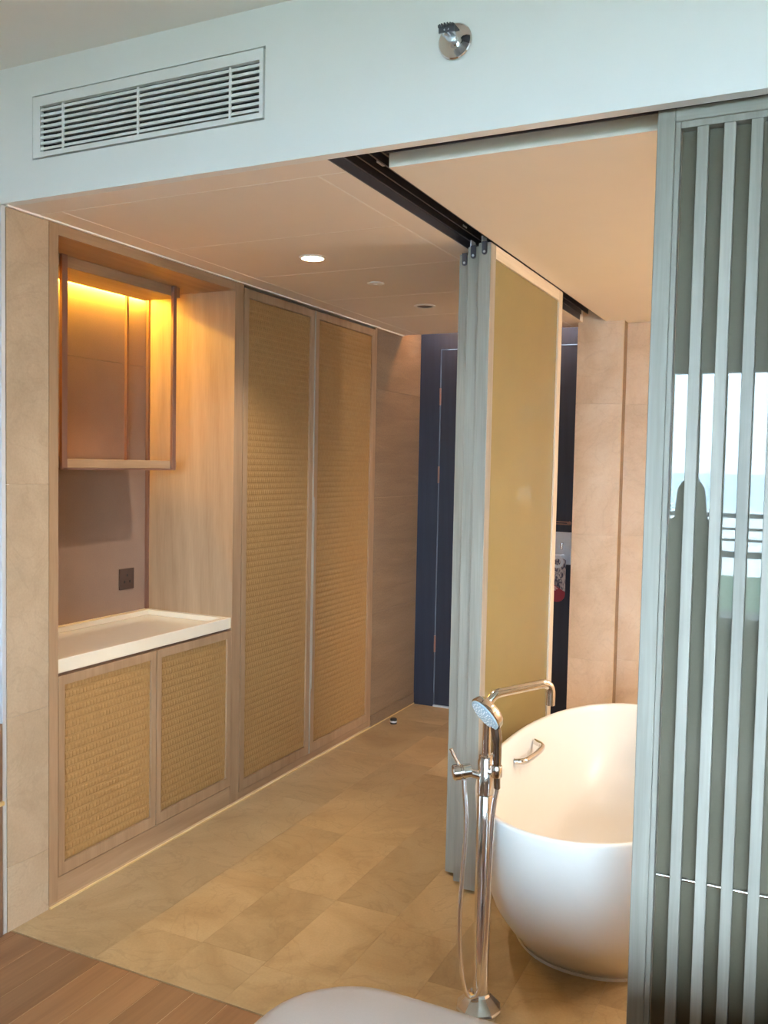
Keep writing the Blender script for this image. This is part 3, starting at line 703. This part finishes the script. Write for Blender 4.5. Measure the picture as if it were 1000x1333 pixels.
# ------------------------------------------------------------------ do-not-disturb style door hanger
k = NT('hanger_print'); tc = k.n('ShaderNodeTexCoord'); sp_ = k.n('ShaderNodeSeparateXYZ'); k.l(tc.outputs['Generated'], sp_.inputs[0])
nz = k.n('ShaderNodeTexNoise', Scale=5.0, Detail=2.0, Distortion=2.0); k.l(tc.outputs['Generated'], nz.inputs['Vector'])
rp = k.n('ShaderNodeValToRGB'); rp.color_ramp.interpolation = 'EASE'; e = rp.color_ramp.elements; e[0].position = .38; e[0].color = (.05, .05, .10, 1); e[1].position = .62; e[1].color = (.55, .50, .50, 1); k.l(nz.outputs['Fac'], rp.inputs[0])
gt = k.n('ShaderNodeMath', operation='LESS_THAN'); 
wob = k.n('ShaderNodeMath', operation='MULTIPLY_ADD'); k.l(sp_.outputs[0], wob.inputs[0]); wob.inputs[1].default_value = .22; k.l(sp_.outputs[2], wob.inputs[2])
k.l(wob.outputs[0], gt.inputs[0]); gt.inputs[1].default_value = .46
mx = k.n('ShaderNodeMixRGB'); k.l(gt.outputs[0], mx.inputs[0]); k.l(rp.outputs[0], mx.inputs[1]); mx.inputs[2].default_value = (.30, .025, .05, 1); k.l(mx.outputs[0], k.b.inputs['Base Color']); k.b.inputs['Roughness'].default_value = .4
ht = thing('door_hanger', 'glossy printed door hanger with a dark red lower end on the entrance door lever', 'door hanger')
w = MB(); n = 12; cx = -1.428; r = .052; pts = []
for q in range(n+1):
    a = PI+PI*q/n; pts.append((cx+r*math.cos(a), .83+r*math.sin(a)))
for q in range(n+1):
    a = PI*q/n; pts.append((cx+r*math.cos(a), 1.035+r*.3*math.sin(a)))
m_ = len(pts); w.add([(x_, YE-.066, z_) for x_, z_ in pts] + [(x_, YE-.063, z_) for x_, z_ in pts], [tuple(range(m_)), tuple(range(m_, 2*m_))] + [(i, (i+1) % m_, m_+(i+1) % m_, m_+i) for i in range(m_)])
w.build('card', k.m, ht)
w = MB()
for q in range(16):
    a0, a1 = 2*PI*q/16, 2*PI*(q+1)/16
vs = []; 
for rr in (.020, .038):
    for q in range(24): vs.append((cx+rr*math.cos(2*PI*q/24), YE-.0672, 1.025+rr*math.sin(2*PI*q/24)))
for rr in (.020, .038):
    for q in range(24): vs.append((cx+rr*math.cos(2*PI*q/24), YE-.0662, 1.025+rr*math.sin(2*PI*q/24)))
fsx = []
for q in range(24):
    p_ = (q+1) % 24; fsx += [(q, p_, 24+p_, 24+q), (48+q, 48+p_, 72+p_, 72+q), (24+q, 24+p_, 72+p_, 72+q), (q, p_, 48+p_, 48+q)]
MB().add(vs, fsx).build('hanging_ring', M['steel'], ht, label='silver ring end')
for dz, w_ in ((0, .020), (-.010, .028), (-.018, .016)):
    box('print_line', (cx-.022, cx-.022+w_, YE-.0668, YE-.0661, .868+dz, .8715+dz), M['vent'], ht)

# ------------------------------------------------------------------ white bench in the foreground
t = thing('padded_bench', 'rounded corner of a white linen padded bench in the foreground', 'bench')
def cushion(x0, x1, y0, y1, z0, z1, r, h, n=10):
    """rounded slab: plan corner radius r, edge rounding h"""
    vs = []; fs = []; lev = []
    for q in range(7):
        a = PI/2*q/6; lev.append((h*(1-math.cos(a)), z0+h*.5-(h*.5)*math.cos(a)*1) if False else (h*(1-math.sin(a)), z1-h+h*math.sin(a)))
    lev = [(h*.3, z0), (0, z0+h*.4)] + [(h*(1-math.cos(PI/2*q/7)), z1-h+h*math.sin(PI/2*q/7)) for q in range(8)]
    lev += [(h*1.6, z1+.004), (h*3, z1+.010)]
    for ins, z in lev:
        for (cx_, cy_, a0) in ((x1-r, y1-r, 0), (x0+r, y1-r, PI/2), (x0+r, y0+r, PI), (x1-r, y0+r, 3*PI/2)):
            for q in range(n+1):
                a = a0+PI/2*q/n; vs.append((cx_+(r-ins)*math.cos(a), cy_+(r-ins)*math.sin(a), z))
    m_ = 4*(n+1)
    for i in range(len(lev)-1):
        for q in range(m_):
            a = i*m_+q; b = i*m_+(q+1) % m_; fs.append((a, b, b+m_, a+m_))
    fs.append(tuple(range(m_))); fs.append(tuple(range((len(lev)-1)*m_, len(lev)*m_)))
    return MB().add(vs, fs)
cushion(-.895, 1.10, .86, 1.545, .30, .60, .20, .05).build('cushion', M['linen'], t, smooth=70)
cushion(-.842, 1.08, .88, 1.485, .06, .2995, .18, .015).build('base', M['linen'], t, smooth=50)
for (x_, y_) in ((-.70, 1.0), (-.70, 1.36), (.94, 1.0), (.94, 1.36)):
    MB().lathe([(.02, .0005), (.024, .0595)], (x_, y_, 0), (0, 0, 1), 16).build('leg', M['dark_wood'], t, smooth=40)

# ------------------------------------------------------------------ sideboard at the left edge
t = thing('sideboard', 'dark brown wooden sideboard with a brass band at the left edge', 'sideboard')
box('body', (-3.35, -2.394, 1.66, 2.095, .001, .448), M['dark_wood'], t, .003)
box('top_box', (-3.35, -2.394, 1.66, 2.095, .462, .722), M['dark_wood'], t, .003)
box('brass_band', (-3.35, -2.386, 1.655, 2.096, .4485, .4615), M['brass'], t, .001, label='brass band')
for i in range(2):
    d_ = box('drawer', (-3.34+i*.475, -2.875+i*.475, 1.645, 1.6595, .03, .43), M['dark_wood'], t, .002)
    MB().lathe([(.008, 0), (.012, .012), (.012, .018)], (-3.1+i*.475, 1.645, .33), (0, -1, 0), 16).build('knob', M['brass'], d_, smooth=40)

# ------------------------------------------------------------------ person near the balcony window (seen as a reflection in the screen glass)
PX, PY = -.755, -1.75
pt = thing('person', 'standing person with long dark hair in grey clothes near the balcony window', 'person')
def skin(name, verts, edges, radii, root, mat, parent, levels=2):
    me = bpy.data.meshes.new(name); me.from_pydata(verts, edges, []); me.materials.append(mat)
    o = bpy.data.objects.new(name, me); COL.objects.link(o); o.parent = parent
    o.modifiers.new('skin', 'SKIN'); sv = me.skin_vertices[0].data
    for i, r_ in enumerate(radii):
        sv[i].radius = r_ if isinstance(r_, tuple) else (r_, r_); sv[i].use_root = (i == root)
    s_ = o.modifiers.new('sub', 'SUBSURF'); s_.levels = s_.render_levels = levels
    o.modifiers['skin'].use_smooth_shade = True
    return o
V = []; E_ = []; R_ = []
def add(v, r_, par=None):
    V.append((PX+v[0], PY+v[1], v[2])); R_.append(r_); i = len(V)-1
    if par is not None: E_.append((par, i))
    return i
pel = add((0, 0, .86), (.145, .105)); ws = add((0, 0, .98), (.118, .088), pel); ch = add((0, .005, 1.14), (.140, .095), ws); sh = add((0, 0, 1.25), (.115, .075), ch)
nk = add((0, 0, 1.31), .046, sh); hd0 = add((0, .012, 1.365), (.058, .068), nk); hd1 = add((0, .015, 1.44), (.070, .085), hd0); hd2 = add((0, .010, 1.50), (.050, .062), hd1)
for s_ in (-1, 1):
    s0 = add((s_*.155, 0, 1.225), .055, sh); e0 = add((s_*.168, -.015, .98), .042, s0); w0 = add((s_*.178, .055, .77), .028, e0); p0 = add((s_*.198, .068, .725), (.020, .036), w0)
    for fi in range(4):
        f0 = add((s_*.198, .042+.018*fi, .680), .0085, p0); f1 = add((s_*.192, .046+.018*fi, [.630, .618, .622, .638][fi]), .0075, f0)
    th = add((s_*.190, .105, .715), .010, p0); add((s_*.185, .122, .685), .008, th)
    h0_ = add((s_*.085, 0, .80), .095, pel); k0 = add((s_*.09, .012, .44), .060, h0_); a0_ = add((s_*.09, -.01, .09), .038, k0); f0_ = add((s_*.095, .03, .040), (.038, .034), a0_); add((s_*.10, .14, .032), (.034, .022), f0_)
body = skin('body', V, E_, R_, 0, M['cloth'], pt)
co = MB(); vs = []; prof = [(1.20, .10, .07), (1.10, .145, .10), (.98, .128, .098), (.86, .158, .118), (.70, .172, .128), (.50, .182, .135), (.28, .195, .142)]
for z_, rx, ry in prof:
    for q in range(24):
        a = 2*PI*q/24; f_ = 1 + (.03*math.sin(6*a) if z_ < .8 else 0); vs.append((PX+rx*f_*math.cos(a), PY+ry*f_*math.sin(a), z_))
co.add(vs, [(j*24+q, j*24+(q+1) % 24, (j+1)*24+(q+1) % 24, (j+1)*24+q) for j in range(len(prof)-1) for q in range(24)] + [tuple(range(24)), tuple(range((len(prof)-1)*24, len(prof)*24))]).build('long_coat', M['cloth'], pt, smooth=80)
# face and neck skin, hair
fc = MB()
def ellip(w, c, rx, ry, rz, nu=16, nv=10):
    vs = []; fs = []
    for j in range(nv+1):
        b = -PI/2+PI*j/nv
        for i in range(nu):
            a = 2*PI*i/nu; vs.append((c[0]+rx*math.cos(b)*math.cos(a), c[1]+ry*math.cos(b)*math.sin(a), c[2]+rz*math.sin(b)))
    for j in range(nv):
        for i in range(nu):
            fs.append((j*nu+i, j*nu+(i+1) % nu, (j+1)*nu+(i+1) % nu, (j+1)*nu+i))
    w.add(vs, fs)
ellip(fc, (PX, PY+.035, 1.415), .066, .072, .095); ellip(fc, (PX, PY+.106, 1.405), .010, .016, .018)
for s_ in (-1, 1): ellip(fc, (PX+s_*.066, PY+.02, 1.41), .010, .018, .026)
fc.build('face', M['skin'], pt, smooth=80)
ey = MB()
for s_ in (-1, 1): ellip(ey, (PX+s_*.027, PY+.098, 1.425), .011, .007, .006)
ellip(ey, (PX, PY+.098, 1.362), .022, .006, .006); ey.build('eyes_and_mouth', M['hair'], pt, smooth=80)
hr = MB(); vs = []; prof = [(1.545, .012, 0), (1.530, .055, 0), (1.49, .082, -.005), (1.43, .092, -.012), (1.36, .098, -.022), (1.28, .105, -.04), (1.18, .100, -.06), (1.10, .075, -.07), (1.07, .03, -.072)]
n = 20
for z_, r_, dy in prof:
    for q in range(n):
        a = 2*PI*q/n; yy = math.sin(a); rr = r_*(1.0 if yy < .35 else .62)
        vs.append((PX+r_*math.cos(a), PY-.012+dy+rr*.95*yy, z_))
fsx = [(j*n+q, j*n+(q+1) % n, (j+1)*n+(q+1) % n, (j+1)*n+q) for j in range(len(prof)-1) for q in range(n)]
hr.add(vs, fsx + [tuple(range(n)), tuple(range((len(prof)-1)*n, len(prof)*n))]).build('hair', M['hair'], pt, smooth=80)

t = thing('added_window_seat', 'long low dark seat added to darken the reflection under the balcony window', 'added seat')  # added out of view; darkens the screen's reflection below the window
box('base', (-1.12, 2.85, -2.44, -2.02, .001, .50), M['dark_wood'], t, .004)
for i in range(3):
    box('seat_pad', (-1.11+1.325*i, .205+1.325*i, -2.435, -2.025, .5005, .55), M['cloth'], t, .01)

# ------------------------------------------------------------------ balcony and view (reflected in the screen glass)
struct(box('floor', (-4, 5, -6.7, RY0-.16, -.2, -.02), M['deck']))
t = thing('balcony_railing', 'dark metal balcony railing with level bars outside the window', 'railing')
for z_, h_ in ((1.205, .020), (1.085, .011), (.985, .011), (.855, .028)):
    box('rail', (-3.2, 4.2, -4.24, -4.20, z_-h_, z_+h_), M['rail'], t)
for x_ in (-3.0, -1.2, .6, 2.4, 4.0):
    box('post', (x_-.02, x_+.02, -4.2395, -4.2005, -.0195, .832), M['rail'], t)
struct(box('floor', (-60, 60, -38, -7.5, -3.2, -3.0), M['lawn']))
struct(box('floor', (-200, 200, -110, -38.05, -3.25, -3.05), M['sand']))
struct(box('floor', (-1500, 1500, -1600, -110.05, -3.4, -3.2), M['sea']))
